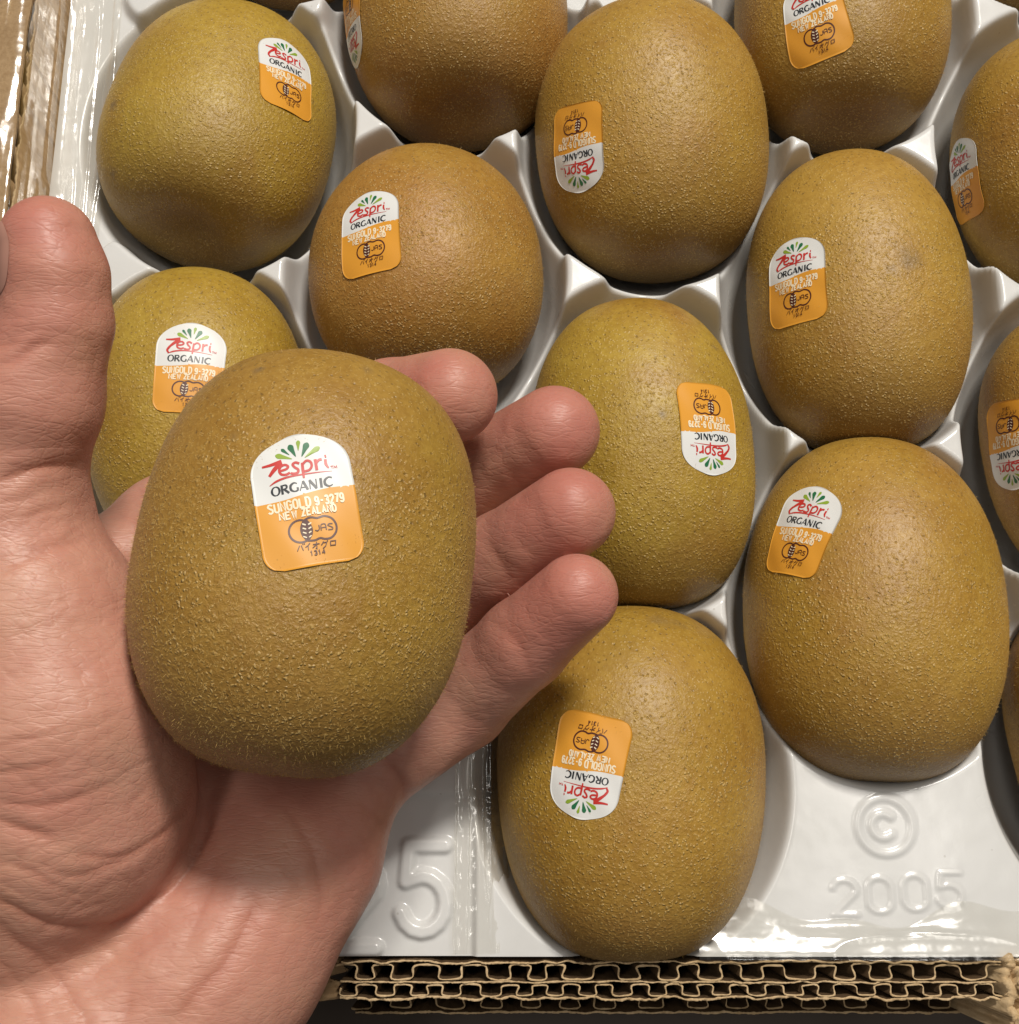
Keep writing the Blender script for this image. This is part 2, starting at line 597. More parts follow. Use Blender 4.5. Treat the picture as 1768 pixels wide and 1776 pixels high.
stroke(cm, [(1066, 1224), (1062, 1168), (1084, 1152), (1108, 1158), (1120, 1216)], 11, S_BROWN)
stroke(cm, [(1070, 1194), (1114, 1186)], 9, S_BROWN, False)
stroke(cm, [(1184, 1145), (1148, 1148), (1136, 1166), (1180, 1184), (1182, 1206), (1138, 1214)], 11, S_BROWN)
for kk in ([(842, 1388), (820, 1446)], [(858, 1384), (882, 1440)], [(872, 1366), (880, 1378)], [(888, 1362), (896, 1374)],
           [(948, 1360), (926, 1388), (902, 1406)], [(930, 1392), (934, 1434)], [(978, 1376), (1048, 1364)], [(1016, 1346), (1022, 1418), (1008, 1412)],
           [(1012, 1378), (976, 1412)], [(1088, 1340), (1078, 1364), (1064, 1382)], [(1088, 1354), (1122, 1348), (1110, 1390), (1082, 1416)],
           [(1126, 1328), (1134, 1340)], [(1160, 1336), (1214, 1328), (1212, 1374), (1162, 1382), (1160, 1336)]):
    stroke(cm, kk, 9, S_BROWN, False)
text(cm, '1314', 956, 1494, 1112, 1466, 46, 10, S_BROWN)


# ------------------------------------------------------------------ kiwi fruit
def ico(sub):
    import bmesh
    bm = bmesh.new()
    bmesh.ops.create_icosphere(bm, subdivisions=sub, radius=1.0)
    v = np.array([x.co[:] for x in bm.verts])
    f = np.array([[x.index for x in p.verts] for p in bm.faces])
    bm.free()
    return v / np.linalg.norm(v, axis=1)[:, None], f


ICO5, ICO6 = ico(6), ico(7)


class Shape:
    """fruit body: long axis Y (blossom end +, stem end -), Z towards the viewer"""
    def __init__(s, a, L, seed, n=2.25, egg=.04, zr=.96, dimple=.05, flat=0.0):
        s.a, s.L, s.n, s.egg, s.zr, s.dimple, s.flat = a, L, n, egg, zr, dimple, flat
        r = np.random.default_rng(seed)
        s.k = r.normal(size=(7, 3)) * 1.7
        s.ph = r.uniform(0, 6.28, 7)

    def r(s, d):
        y = d[:, 1]
        a = s.a * (1 + s.egg * y)
        n = s.n + s.flat * y
        rho = np.sqrt(d[:, 0] ** 2 + (d[:, 2] / s.zr) ** 2)
        R = ((rho / a) ** n + (np.abs(y) / s.L) ** n) ** (-1 / n)
        ang = np.arccos(np.clip(-y, -1, 1))
        R = R * (1 - s.dimple * np.exp(-(ang / .30) ** 2) - .02 * np.exp(-((math.pi - ang) / .25) ** 2))
        w = sum(np.sin(d @ k + p) for k, p in zip(s.k, s.ph)) / 7
        return R * (1 + .034 * w)

    def p(s, d):
        return d * s.r(d)[:, None]

    def normal(s, d):
        h = 1e-3
        up = np.where(np.abs(d[:, 1:2]) < .9, np.array([[0, 1., 0]]), np.array([[1., 0, 0]]))
        t1 = np.cross(d, up)
        t1 /= np.linalg.norm(t1, axis=1)[:, None]
        t2 = np.cross(d, t1)
        def q(v):
            v = v / np.linalg.norm(v, axis=1)[:, None]
            return s.p(v)
        n = np.cross(q(d + h * t1) - q(d - h * t1), q(d + h * t2) - q(d - h * t2))
        n /= np.linalg.norm(n, axis=1)[:, None]
        n *= np.sign((n * d).sum(1))[:, None]
        return n, t1


def rot_of(roll, pitch, yaw):
    return np.array((Matrix.Rotation(math.radians(yaw), 3, 'Z') @ Matrix.Rotation(math.radians(pitch), 3, 'X') @ Matrix.Rotation(math.radians(roll), 3, 'Y')))


def make_sticker(root, S, R, cen, spx, spy, ang, W, joined=True):
    # find where the sticker sits on this fruit
    o = R.T @ (np.array([0, 0, CAM_H]) - cen)
    dv = R.T @ (at(spx, spy, 1.0) - np.array([0, 0, CAM_H]))
    dv /= np.linalg.norm(dv)
    best, bt = 1e9, None
    for t in np.linspace(90, 330, 2400):
        q = o + dv * t
        g = np.linalg.norm(q) - S.r((q / np.linalg.norm(q))[None])[0]
        if g < 0:
            bt = t
            break
        if g < best:
            best, bt = g, t
    q = o + dv * bt
    c = q / np.linalg.norm(q)
    n, _ = S.normal(c[None])
    n = n[0]
    a = math.radians(ang)
    up = R.T @ (math.sin(a) * np.array([1., 0, 0]) + math.cos(a) * np.array([0, CT, ST]))
    e2 = up - n * (up @ n)
    e2 /= np.linalg.norm(e2)
    e1 = np.cross(e2, n)
    f2 = e2 - c * (e2 @ c)
    f2 /= np.linalg.norm(f2)
    f1 = e1 - c * (e1 @ c) - f2 * (e1 @ f2)
    f1 /= np.linalg.norm(f1)
    R0 = S.r(c[None])[0]

    def lay(uv, off):
        uv = np.asarray(uv) * W
        rho = np.maximum(np.hypot(uv[:, 0], uv[:, 1]), 1e-9)
        th = rho / R0
        d = np.cos(th)[:, None] * c + (np.sin(th) / rho)[:, None] * (uv[:, :1] * f1 + uv[:, 1:] * f2)
        return S.p(d) + d * off[:, None] if isinstance(off, np.ndarray) else S.p(d) + d * off

    # backing paper, white over orange
    nx, ny = 36, 48
    ys = np.linspace(-.672, .672, ny)
    rows = []
    for y in ys:
        hw = .5
        if y < -.672 + .19:
            k = (-.672 + .19 - y) / .19
            hw = .5 - .19 * (1 - math.sqrt(max(0, 1 - k * k)))
        if y > .30:
            k = (y - .30) / .372
            hw = .49 * max(0, (1 - k ** 2.3)) ** (1 / 2.0)
            hw = max(hw, .10)
        elif y > 0:
            hw = .5 - .01 * y / .3
        rows.append(hw)
    uv = np.array([(x * h, y + (0.0 if y < .5 else (.012 * (1 - x * x)))) for y, h in zip(ys, rows) for x in np.linspace(-1, 1, nx)])
    r2 = np.random.default_rng(int(abs(spx * 7 + spy)))
    q0, q1, q2, q3, q4 = r2.uniform(0, 1.6), r2.uniform(0, 1.6), r2.uniform(6, 14), r2.uniform(6, 14), r2.uniform(0, 6)

    def lift_at(w):                    # the paper lies not quite flat, edges curl a little
        return .16 + .10 * np.abs(w[:, 0] * 2) ** 6 * q0 + .10 * np.clip(-w[:, 1] * 1.5, 0, 1) ** 5 * q1 + .06 * np.sin(w[:, 0] * q2 + w[:, 1] * q3 + q4)
    lift = lift_at(uv)
    F = grid_faces(ny, nx)[:, ::-1]
    cy = uv[F].mean(1)
    band = .058 + .080 * cy[:, 0] + .010 * np.sin(cy[:, 0] * 9)
    # split exactly on the band: move the nearest row of vertices to it
    b = .058 + .080 * uv[:, 0] + .010 * np.sin(uv[:, 0] * 9)
    step = ys[1] - ys[0]
    near = np.abs(uv[:, 1] - b) <= step * .5
    uv[near, 1] = b[near]
    midx = (uv[F].mean(1)[:, 1] < band).astype(int)
    V = lay(uv, lift)
    # back side so the paper has thickness
    V2 = lay(uv, np.maximum(lift - .10, .02))
    nV = len(V)
    F2 = F[:, ::-1] + nV
    rim = list(range(0, nx)) + [i * nx + nx - 1 for i in range(1, ny)] + [(ny - 1) * nx + i for i in range(nx - 2, -1, -1)] + [i * nx for i in range(ny - 2, 0, -1)]
    FR = np.array([(rim[i], rim[(i + 1) % len(rim)], rim[(i + 1) % len(rim)] + nV, rim[i] + nV) for i in range(len(rim))])
    allF = np.vstack([F, F2, FR])
    mi = np.concatenate([midx, np.zeros(len(F2), int), (uv[FR[:, 0] % nV][:, 1] < .058).astype(int)])
    st = mesh_obj('sticker', np.vstack([V, V2]), allF, [S_WHITE, S_ORANGE], root, True, mi)
    for part, items in ART.items():
        if part == 'logo_lettering' and joined:
            items = items + Z_FOOT
        mats, VV, FF, MI, off = [], [], [], [], 0
        for k, (v2, fc, m) in enumerate(items):
            if m not in mats:
                mats.append(m)
            VV.append(lay(v2, lift_at(v2) + .045 + .004 * k))
            FF += [tuple(i + off for i in f) for f in fc]
            MI += [mats.index(m)] * len(fc)
            off += len(v2)
        mesh_obj(part, np.vstack(VV), FF, mats, st, True, MI)
    return c, W / R0


def make_kiwi(cen, a, L, seed, color, label, rot=(0, 0, 0), sticker=None, hairs=5000, flecks=8000, big=False, group=None, stem=None, scars=(), **kw):
    S = Shape(a, L, seed, **kw)
    R = rot_of(*rot)
    root = empty('kiwi_fruit', cen)
    root.rotation_euler = Matrix(R.tolist()).to_euler()
    tag(root, label, 'kiwi', group)
    v, f = ICO6 if big else ICO5
    skin = mesh_obj('skin', S.p(v), f, M_KIWI, root)
    skin.color = (*color, 1)
    attr(skin, 'axis', (v[:, 1] + 1) / 2)
    br = np.zeros(len(v))
    Pw = S.p(v) @ R.T + np.array(cen, float)
    sx, sy, sd = to_px(Pw)
    near = sd < to_px(np.array(cen, float))[2] - 2
    for qx, qy, rad, k in scars:
        i = np.argmin(np.where(near, np.hypot(sx - qx, sy - qy), 1e9))
        dd = np.linalg.norm(Pw - Pw[i], axis=1) / rad * (1 + .45 * vnoise(Pw, .9 / rad, seed))
        br = np.maximum(br, k * np.clip(1.4 - dd, 0, 1))
    attr(skin, 'bruise', br)
    sc, sr = None, 0
    if sticker:
        sc, sr = make_sticker(root, S, R, np.array(cen, float), *sticker)
    # fuzz: fine hairs and short tufts lying on the skin
    rg = np.random.default_rng(seed + 99)
    n = hairs + flecks
    d = rg.normal(size=(n * 2, 3))
    d /= np.linalg.norm(d, axis=1)[:, None]
    dens = .5 + .5 * vnoise(d, 2.6, seed) - .55 * d[:, 1]
    d = d[rg.uniform(0, 1, n * 2) < np.clip(dens + .15, .06, 1)][:n]
    if sc is not None:
        ca = d @ sc
        d = d[ca < math.cos(sr * .60)]
    d = d[rg.permutation(len(d))]
    n = len(d)
    P = S.p(d)
    nr, t1 = S.normal(d)
    t2 = np.cross(nr, t1)
    th = rg.uniform(0, 6.28, n)
    tt = np.cos(th)[:, None] * t1 + np.sin(th)[:, None] * t2
    sd = np.cross(nr, tt)
    isf = np.arange(n) < flecks * n / (hairs + flecks)
    ln = np.where(isf, rg.uniform(.14, .38, n), rg.uniform(.35, .80, n))
    w = np.where(isf, rg.uniform(.04, .08, n), rg.uniform(.022, .04, n))
    el = np.where(isf, rg.uniform(.0, .30, n), rg.uniform(.25, 1.0, n))
    tip = P + (np.cos(el) * ln)[:, None] * tt + (np.sin(el) * ln)[:, None] * nr + .05 * nr
    mid = P + (.55 * np.cos(el) * ln)[:, None] * tt + (.45 * np.sin(el) * ln + .06)[:, None] * nr
    V = np.stack([P - sd * w[:, None] * .5 + .02 * nr, P + sd * w[:, None] * .5 + .02 * nr, mid + sd * w[:, None] * .5, mid - sd * w[:, None] * .5, tip], 1).reshape(-1, 3)
    b = np.arange(n)[:, None] * 5
    Fq = np.vstack([b + np.array([[0, 1, 2]]), b + np.array([[0, 2, 3]]), b + np.array([[3, 2, 4]])])
    fz = mesh_obj('fuzz', V, Fq, M_FUZZ, root, False)
    tag(fz, kind='stuff')
    if stem:
        # dry stem scar: a ragged little crown in the dimple
        pole = -1.0 if stem == 'stem' else 1.0
        VV, FF = [], []
        for k in range(34):
            aa, rr = rg.uniform(0, 6.28), rg.uniform(.2, 2.3)
            dd = np.array([[rr * math.cos(aa) / L, pole, rr * math.sin(aa) / L]])
            dd /= np.linalg.norm(dd)
            p0 = S.p(dd)[0]
            out = dd[0] * rg.uniform(.5, 1.5) + np.array([rg.normal() * .5, 0, rg.normal() * .5])
            s0 = np.array([rg.normal(), 0, rg.normal()])
            s0 = s0 / np.linalg.norm(s0) * rg.uniform(.15, .4)
            i = len(VV)
            VV += [p0 - s0, p0 + s0, p0 + out + s0 * .4, p0 + out - s0 * .4]
            FF.append((i, i + 1, i + 2, i + 3))
        mesh_obj('stem_scar' if stem == 'stem' else 'blossom_scar', VV, FF, M_STEM, root, False)
    return root, S, R



# ------------------------------------------------------------------ the tray: moulded sheet with staggered pockets
TRAY_Z = 4.0
POCKETS = [(-66.5, 150.8, 30.6, 34.6), (-12.6, 184.5, 30.4, 34.5), (32.9, 149.0, 30.5, 34.8), (78.6, 182.5, 30.0, 34.5), (128.0, 144.5, 30.4, 34.8),
           (-18.6, 114.2, 30.4, 34.5), (76.8, 109.5, 29.8, 35.3), (28.4, 75.0, 29.6, 35.2), (-67.5, 79.0, 30.2, 35.0), (75.4, 40.2, 30.4, 36.4),
           (24.2, 5.6, 30.6, 36.0), (126.8, 75.0, 30.2, 34.8), (126.0, 9.0, 30.2, 35.0), (-20.3, 43.0, 30.4, 34.8), (-67.5, 9.0, 30.4, 35.0),
           (-54.2, 221.5, 30.4, 35.0), (30.0, 221.5, 30.4, 35.0), (127.9, 219.0, 30.4, 35.0)]


def make_tray():
    xs = np.arange(-104.5, 150, .42)
    ys = np.concatenate([np.arange(-27.6, 16, .36), np.arange(16, 234, .45)])
    X, Y = np.meshgrid(xs, ys, indexing='ij')
    P = np.stack([X.ravel(), Y.ravel()], 1)
    D = 33.0
    Z = np.full(len(P), TRAY_Z)
    k = .75
    for px, py, ax, ay in POCKETS:
        ax += 1.2
        by = np.where((P[:, 1] > py) | (py > 44), 38.8, ay)
        q = np.sqrt(((P[:, 0] - px) / ax) ** 2 + ((P[:, 1] - py) / by) ** 2)
        m = q < 1.9
        qq = q[m]
        zp = TRAY_Z - D + D * np.where(qq < 1, .35 * qq ** 2 + .65 * qq ** 3.6, 1 + (qq - 1) * 3.0)
        z0 = Z[m]
        h = np.clip(.5 + .5 * (z0 - zp) / k, 0, 1)
        Z[m] = z0 * (1 - h) + zp * h - k * h * (1 - h)
    # corner peaks between three pockets
    for px, py, _, _ in POCKETS:
        for sx in (-1, 1):
            ex, ey = px + sx * 15.6, py + 36.2
            if ey < 14:
                continue
            rr = np.hypot((P[:, 0] - ex) / 8.0, (P[:, 1] - ey) / 7.6)
            t = np.clip((1.30 - rr) / .45, 0, 1)
            lift = np.clip((Z - TRAY_Z + 5.0) / 4.5, 0, 1)
            zz = Z + 6.5 * t * t * (3 - 2 * t) * lift
            hh = np.clip(.5 + .5 * (7.0 - zz) / .9, 0, 1)
            Z = np.where(t > 0, 7.0 * (1 - hh) + zz * hh - .9 * hh * (1 - hh), Z)
    # the sheet is drawn over the mould: soften every crest a little
    G = Z.reshape(len(xs), len(ys))
    for _ in range(2):
        G[1:-1, 1:-1] = (4 * G[1:-1, 1:-1] + 2 * (G[:-2, 1:-1] + G[2:, 1:-1] + G[1:-1, :-2] + G[1:-1, 2:]) + G[:-2, :-2] + G[2:, 2:] + G[:-2, 2:] + G[2:, :-2]) / 16
    Z = G.ravel()
    # raised marks
    def mark(polys, w, hgt):
        dd = np.full(len(P), 1e9)
        pts = np.vstack(polys)
        lo, hi = pts.min(0) - 4, pts.max(0) + 4
        m = ((P > lo) & (P < hi)).all(1)
        for pl in polys:
            dd[m] = np.minimum(dd[m], seg_dist(P[m], pl))
        t = np.clip(1 - (dd - w * .5) / (w * .75), 0, 1)
        Z[:] += hgt * t * t * (3 - 2 * t)
    cx, cy = 73.9, -3.4
    mark([np.array(arc(cx, cy, 5.35, 5.35, 0, 360, 48)), np.array(arc(cx - .4, cy, 2.3, 2.3, 48, 312, 24))], .8, .36)
    dig = []
    for i, ch in enumerate('2005'):
        ox, oy = 62.7 + i * 6.85, -20.0 + i * .45
        for pl in GL[ch]:
            dig.append(np.array([(ox + x * 4.6, oy + y * 6.4) for x, y in pl]))
    mark(dig, .5, .27)
    big = []
    for ch, ox, oy in (('2', -34.4, -26.2), ('5', -20.8, -23.2)):
        for pl in GL[ch]:
            big.append(np.array([(ox + x * 8.5, oy + y * 16.0) for x, y in pl]))
    mark(big, 1.6, 1.15)
    # the size plate sits a step lower than its rim
    m = (P[:, 0] > -40) & (P[:, 0] < -6.2) & (P[:, 1] < 3.5)
    e = np.clip((-6.2 - P[:, 0]) / 1.2, 0, 1) * np.clip((3.5 - P[:, 1]) / 2.0, 0, 1)
    pl = np.clip((Z - TRAY_Z + 2.0) / 2.0, 0, 1)
    Z[m] -= (1.3 * e * e * (3 - 2 * e) * pl)[m]
    Z += .10 * vnoise(P, .06, 5) + .015 * vnoise(P, .4, 6)
    V = np.stack([P[:, 0], P[:, 1], Z], 1)
    o = mesh_obj('fruit_tray', V, grid_faces(len(xs), len(ys)), M_TRAY)
    tag(o, 'glossy white moulded plastic tray with staggered oval pockets under the fruit', 'tray')
    return o


make_tray()

# ------------------------------------------------------------------ cardboard box
def sheet(name, path_xy, z0, z1, th, mat, parent, wob=.0, seed=0, cap=None):
    """upright paper web that follows path_xy (mm), thickness th, ragged top edge"""
    p = np.array(path_xy, float)
    n = len(p)
    d = np.gradient(p, axis=0)
    d /= np.hypot(d[:, 0], d[:, 1])[:, None]
    nn = np.stack([-d[:, 1], d[:, 0]], 1)
    p = p + nn * (wob * vnoise(p + seed * 37.7, .45, seed + 3))[:, None] * .5
    top = z1 + wob * vnoise(p + seed * 11.3, .9, seed) + .5 * wob * vnoise(p, 2.3, seed + 9)
    t = th * (1 + .30 * vnoise(p, 1.3, seed + 5) + .35 * vnoise(p, 3.5, seed + 6))
    a, b = p + nn * t[:, None] / 2, p - nn * t[:, None] / 2
    V = np.vstack([np.column_stack([a, np.full(n, z0)]), np.column_stack([a, top - .05]), np.column_stack([b, top]), np.column_stack([b, np.full(n, z0)])])
    i = np.arange(n - 1)
    F = np.vstack([np.stack([i + k * n, i + k * n + 1, i + (k + 1) * n + 1, i + (k + 1) * n], 1) for k in range(3)])
    F = np.vstack([F, [[0, n, 2 * n, 3 * n]], [[n - 1, 4 * n - 1, 3 * n - 1, 2 * n - 1]]])
    mi = np.zeros(len(F), int)
    mi[(n - 1):2 * (n - 1)] = 1
    return mesh_obj(name, V, F, [mat, cap or M_KEDGE], parent, False, mi)


def make_box():
    box = empty('cardboard_box', (0, 0, -60))
    tag(box, 'brown corrugated cardboard box with raw double wall edge holding the tray', 'box')

    def kid(o):
        for vtx in ():
            pass
        o.location = (0, 0, 60 * MM)
        return o
    yw = -28.5
    X = np.arange(-32.2, 93.9, .35)
    zt = 4.2
    line = lambda y: [(x, y) for x in X]

    def flute(y0, y1, pitch, ph, seed):
        mid, amp = (y0 + y1) / 2, abs(y1 - y0) / 2
        r = np.random.default_rng(seed)
        u = (X / pitch + ph) + .20 * vnoise(np.stack([X, X * 0], 1), .10, seed)
        y = mid + amp * np.tanh(1.15 * np.sin(2 * np.pi * u)) / np.tanh(1.15) * (1 - .22 * np.abs(vnoise(np.stack([X, X * 0 + 3], 1), .3, seed + 1)))
        # crushed webs lean back on themselves
        x = X - .85 * np.sin(4 * np.pi * u) * pitch / 8 + .55 * vnoise(np.stack([X, X * 0 + 7], 1), .35, seed + 2)
        return list(zip(x, y))
    kid(sheet('inner_liner', line(yw), -58, zt + .4, .34, M_WEB_SHADE, box, .6, 1))
    kid(sheet('wide_fluting', flute(yw - .32, yw - 3.35, 8.3, .1, 21), -58, zt, .34, M_WEB_SHADE, box, .25, 2))
    kid(sheet('middle_liner', line(yw - 3.65), -58, zt, .32, M_WEB_SHADE, box, .5, 3))
    kid(sheet('narrow_fluting', flute(yw - 3.95, yw - 6.2, 6.5, .4, 22), -58, zt - .2, .30, M_WEB_SHADE, box, .25, 4))
    kid(sheet('outer_liner', line(yw - 6.5), -58, zt - .1, .40, M_WEB_SHADE, box, .7, 5))
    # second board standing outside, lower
    kid(sheet('rear_liner', line(yw - 9.4), -58, -21.0, .45, M_WEB_SHADE, box, .4, 8))
    kid(sheet('rear_fluting', flute(yw - 9.8, yw - 12.4, 8.6, .3, 23), -58, -21.4, .30, M_WEB_SHADE, box, .3, 7))
    kid(sheet('rear_outer_liner', line(yw - 12.8), -58, -19.6, .40, M_WEB_SHADE, box, .4, 6))
    # ragged end post at the corner
    X2 = np.arange(0, 14, .4)
    kid(sheet('corner_flap', [(94.6 + .5 * math.sin(y * 1.3), yw + 1.0 - y) for y in X2], -58, 5.6, 1.6, M_KEDGE, box, .8, 11))
    kid(sheet('corner_flap', [(97.2 + .8 * math.sin(y * .9 + 1), yw + .6 - y) for y in X2], -58, 6.4, 2.2, M_KEDGE, box, 1.0, 12))
    kid(sheet('corner_panel', [(x, yw - 4.5) for x in np.arange(98.3, 112, .4)], -58, 5.2, 7.5, M_KRAFT, box, .5, 13))
    # torn board end by the wrist
    V, F = [], []
    nx, ny = 26, 18
    for i in range(nx):
        for j in range(ny):
            u, v = i / (nx - 1), j / (ny - 1)
            x = -58 + 25.3 * u + (1.6 * math.sin(v * 9) + 1.2 * math.sin(v * 23)) * u
            y = yw + .3 - 7.6 * v
            z = 4.0 - 1.3 * v + .7 * math.sin(u * 9 + v * 4) * u + (-3.5 * max(0, u - .86) / .14)
            V.append((x, y, z))
    V = np.array(V)
    V[:, 2] += .45 * vnoise(V[:, :2], .5, 3) + .25 * vnoise(V[:, :2], 1.4, 4)
    n = len(V)
    Fg = grid_faces(nx, ny)
    low = V.copy()
    low[:, 2] -= 1.4
    rim = [i * ny for i in range(nx)] + [(nx - 1) * ny + j for j in range(1, ny)] + [i * ny + ny - 1 for i in range(nx - 2, -1, -1)] + [j for j in range(ny - 2, 0, -1)]
    FR = np.array([(rim[i], rim[(i + 1) % len(rim)], rim[(i + 1) % len(rim)] + n, rim[i] + n) for i in range(len(rim))])
    kid(mesh_obj('torn_flap', np.vstack([V, low]), np.vstack([Fg, Fg[:, ::-1] + n, FR]), M_KRAFT, box))
    # left wall: taller, its inner face seen from above
    Y = np.arange(-29.0, 245, .6)
    kid(sheet('side_liner', [(-106.2, y) for y in Y], -58, 17.5, .5, M_KRAFT, box, .5, 31))
    yv = np.column_stack([-109.0 + 1.9 * np.tanh(1.7 * np.sin(Y / 8.0 * 2 * np.pi)), Y])
    kid(sheet('side_fluting', yv, -58, 17.0, .36, M_KRAFT, box, .3, 32))
    kid(sheet('side_outer_liner', [(-111.6, y) for y in Y], -58, 18.2, .5, M_KRAFT, box, .5, 33))
    # fold of the side wall: flap folded outwards, seen as the pale strip along the frame edge
    G = []
    yy = np.arange(-29, 245, 2.0)
    uu = np.linspace(0, 1, 12)
    for y in yy:
        for u in uu:
            G.append((-106.9 - 26 * u, y, 18.4 + .8 * math.sin(u * 3.0) - 2.5 * u))
    G = np.array(G)
    G[:, 2] += .5 * vnoise(G[:, :2], .12, 41)
    lo = G.copy()
    lo[:, 2] -= .5
    n = len(G)
    Fg = grid_faces(len(yy), 12)
    kid(mesh_obj('side_flap', np.vstack([G, lo]), np.vstack([Fg, Fg[:, ::-1] + n]), M_KRAFT, box))
    kid(mesh_obj('floor_panel', [(-112, -37, -59), (112, -37, -59), (112, 245, -59), (-112, 245, -59), (-112, -37, -61), (112, -37, -61), (112, 245, -61), (-112, 245, -61)],
                 [(0, 1, 2, 3), (7, 6, 5, 4), (0, 4, 5, 1), (1, 5, 6, 2), (2, 6, 7, 3), (3, 7, 4, 0)], M_KRAFT, box, False))


make_box()

# ------------------------------------------------------------------ clear film liner
def film(name, path, along, axis, label, seed, amp=1.0, fine=.35, crease=1.0):
    """path: cross-section (2D), swept along an axis with crumples"""
    c = spline(path, 14)
    A = np.arange(*along)
    P = []
    for t in A:
        for q in c:
            P.append((q[0], t, q[1]) if axis == 'y' else (t, q[0] - max(0, (-18 - q[0]) * -.0) + (q[0] > -24) * (q[0] + 24) * (-.25 + .35 * math.sin(t * .13 + 2) + .2 * math.sin(t * .31)), q[1]))
    P = np.array(P)
    n1 = vnoise(P * [1, .5, 1] if axis == 'y' else P * [.5, 1, 1], .09, seed)
    rid = 1 - np.abs(vnoise(P * ([1, .25, 1] if axis == 'y' else [.25, 1, 1]), .15, seed + 1))
    rid2 = 1 - np.abs(vnoise(P, .5, seed + 2))
    if axis == 'y':
        rid = 1 - np.abs(vnoise(P * [1, .045, 1] + [0, 0, 50], .42, seed + 1))
    h = amp * n1 + crease * (rid ** 5 - .3) + fine * (rid2 ** 4)
    P[:, 2] += h * np.clip(np.tile(np.linspace(0, 1, len(c)), len(A)) * 4, .15, 1) if axis == 'x' else h
    if axis == 'y':
        P[:, 0] += h * .8
    else:
        P[:, 1] += h * .6
    o = mesh_obj(name, P, grid_faces(len(A), len(c)), M_FILM)
    tag(o, label, 'plastic film', 'clear film liners')
    return o


film('plastic_film', [(-128, 18), (-116, 21.5), (-107, 21.0), (-105.2, 14), (-104.4, 8), (-102.5, 5.2), (-97, 4.9), (-92, 4.7)], (40, 240, .8), 'y',
     'crinkled clear plastic film draped over the tall cardboard side wall', 61, .6, .08, .6)
film('plastic_film', [(-18.5, 4.35), (-20.5, 4.7), (-22.5, 5.3), (-25, 6.0), (-27.2, 6.6), (-28.4, 6.0), (-28.0, 0)], (36, 112, .5), 'x',
     'clear plastic film crumpled along the front cardboard edge below the copyright plate', 71, .18, .02, .30)

film('plastic_film', [(-11, 5.6), (-8, 5.4), (-4.6, 5.0), (-2.4, 2.5), (-.8, -3), (.6, -10)], (-27, 24, .5), 'y',
     'wrinkled clear film hanging into the pocket on the left flank of the nearest fruit', 81, .8, .25, 1.0)

# ------------------------------------------------------------------ the fruit
GOLD, OLIVE, BROWN = (.435, .258, .047), (.45, .302, .045), (.415, .216, .046)
TRAYG = 'golden kiwis in the tray pockets'
W0 = 13.7
make_kiwi((-67.6, 152.6, -0.5), 26.2, 31.8, 2, OLIVE, 'squat olive golden kiwi with dark stem dimple, beside the film covered side wall', (0, -12, -6), (498, 130, 12, W0), scars=((196, 185, 1.3, .8), (200, 300, 1.2, .9), (430, 445, 5.0, .6)), group=TRAYG, n=2.5, egg=-0.01, dimple=0.14)
make_kiwi((-12.8, 184.3, -0.5), 26.9, 32.3, 3, BROWN, 'golden kiwi with its sticker seen edge-on and its dark stem dimple facing the front', (0, -10, 4), (608, 42, 184, W0), scars=((730, 215, 4.0, .6),), group=TRAYG, dimple=0.12, n=2.4)
make_kiwi((33.5, 150.7, -0.5), 27.0, 32.6, 4, GOLD, 'large plain golden kiwi with an upside-down sticker near its upper left flank', (0, 4, 3), (1000, 253, 183, W0), group=TRAYG, n=2.3)
make_kiwi((80.2, 183.4, -0.5), 25.2, 32.4, 5, GOLD, 'golden kiwi with its upright sticker cut off by the upper edge of the photo', (0, -7, -4), (1412, 25, -12, W0), group=TRAYG, n=2.4, dimple=0.1)
make_kiwi((130.0, 145.1, -0.5), 25.4, 32.1, 6, GOLD, 'golden kiwi with a narrow sidelong upright sticker, cut off by the right edge', (0, 2, 2), (1668, 312, -18, W0), group=TRAYG, n=2.25)
make_kiwi((-18.7, 116.4, -0.5), 26.2, 29.1, 7, BROWN, 'reddish brown golden kiwi just behind the index fingertip, upright glossy sticker', (0, -4, 5), (640, 400, -9, W0), scars=((640, 655, 3.0, .5), (905, 660, 4, .5)), group=TRAYG, n=2.2, egg=-0.03)
make_kiwi((78.0, 109.9, -0.5), 24.1, 36.3, 8, GOLD, 'golden kiwi with upright sticker and a faint grey bruise, behind the front right one', (0, -0.5, 0), (1380, 485, -9, W0), scars=((1582, 452, 2.6, .55), (1545, 470, 1.4, .35)), group=TRAYG, n=2.25, egg=-0.01)
make_kiwi((28.5, 74.1, -0.5), 24.2, 35.3, 9, OLIVE, 'yellow olive kiwi right beside the middle and ring fingertips, upside-down sticker', (0, 5, 4), (1232, 742, 184, W0), scars=((1150, 715, .7, .8), (1240, 600, .8, .7)), group=TRAYG, n=2.2, egg=-0.01)
make_kiwi((-68.6, 82.6, -0.5), 23.4, 33.4, 10, OLIVE, 'yellow kiwi in the tray between the thumb and the held fruit, half hidden', (0, 2, 3), (328, 640, 4, W0), stem='blossom', group=TRAYG, n=2.2)
make_kiwi((76.2, 40.3, -0.5), 26.6, 37.7, 11, GOLD, 'golden kiwi directly above the plate embossed 2005, upright wavy sticker', (0, -0.5, -3), (1390, 922, 12, W0), stem='blossom', group=TRAYG, n=2.2, egg=-0.02)
make_kiwi((24.3, 5.2, -0.5), 26.9, 35.5, 12, GOLD, 'nearest golden kiwi at the cardboard front edge, upside-down sticker', (0, -0.5, 0), (1020, 1330, 187, W0), scars=((1140, 1075, 2.0, .4), (1180, 1082, 1.4, .4)), group=TRAYG, n=2.3)
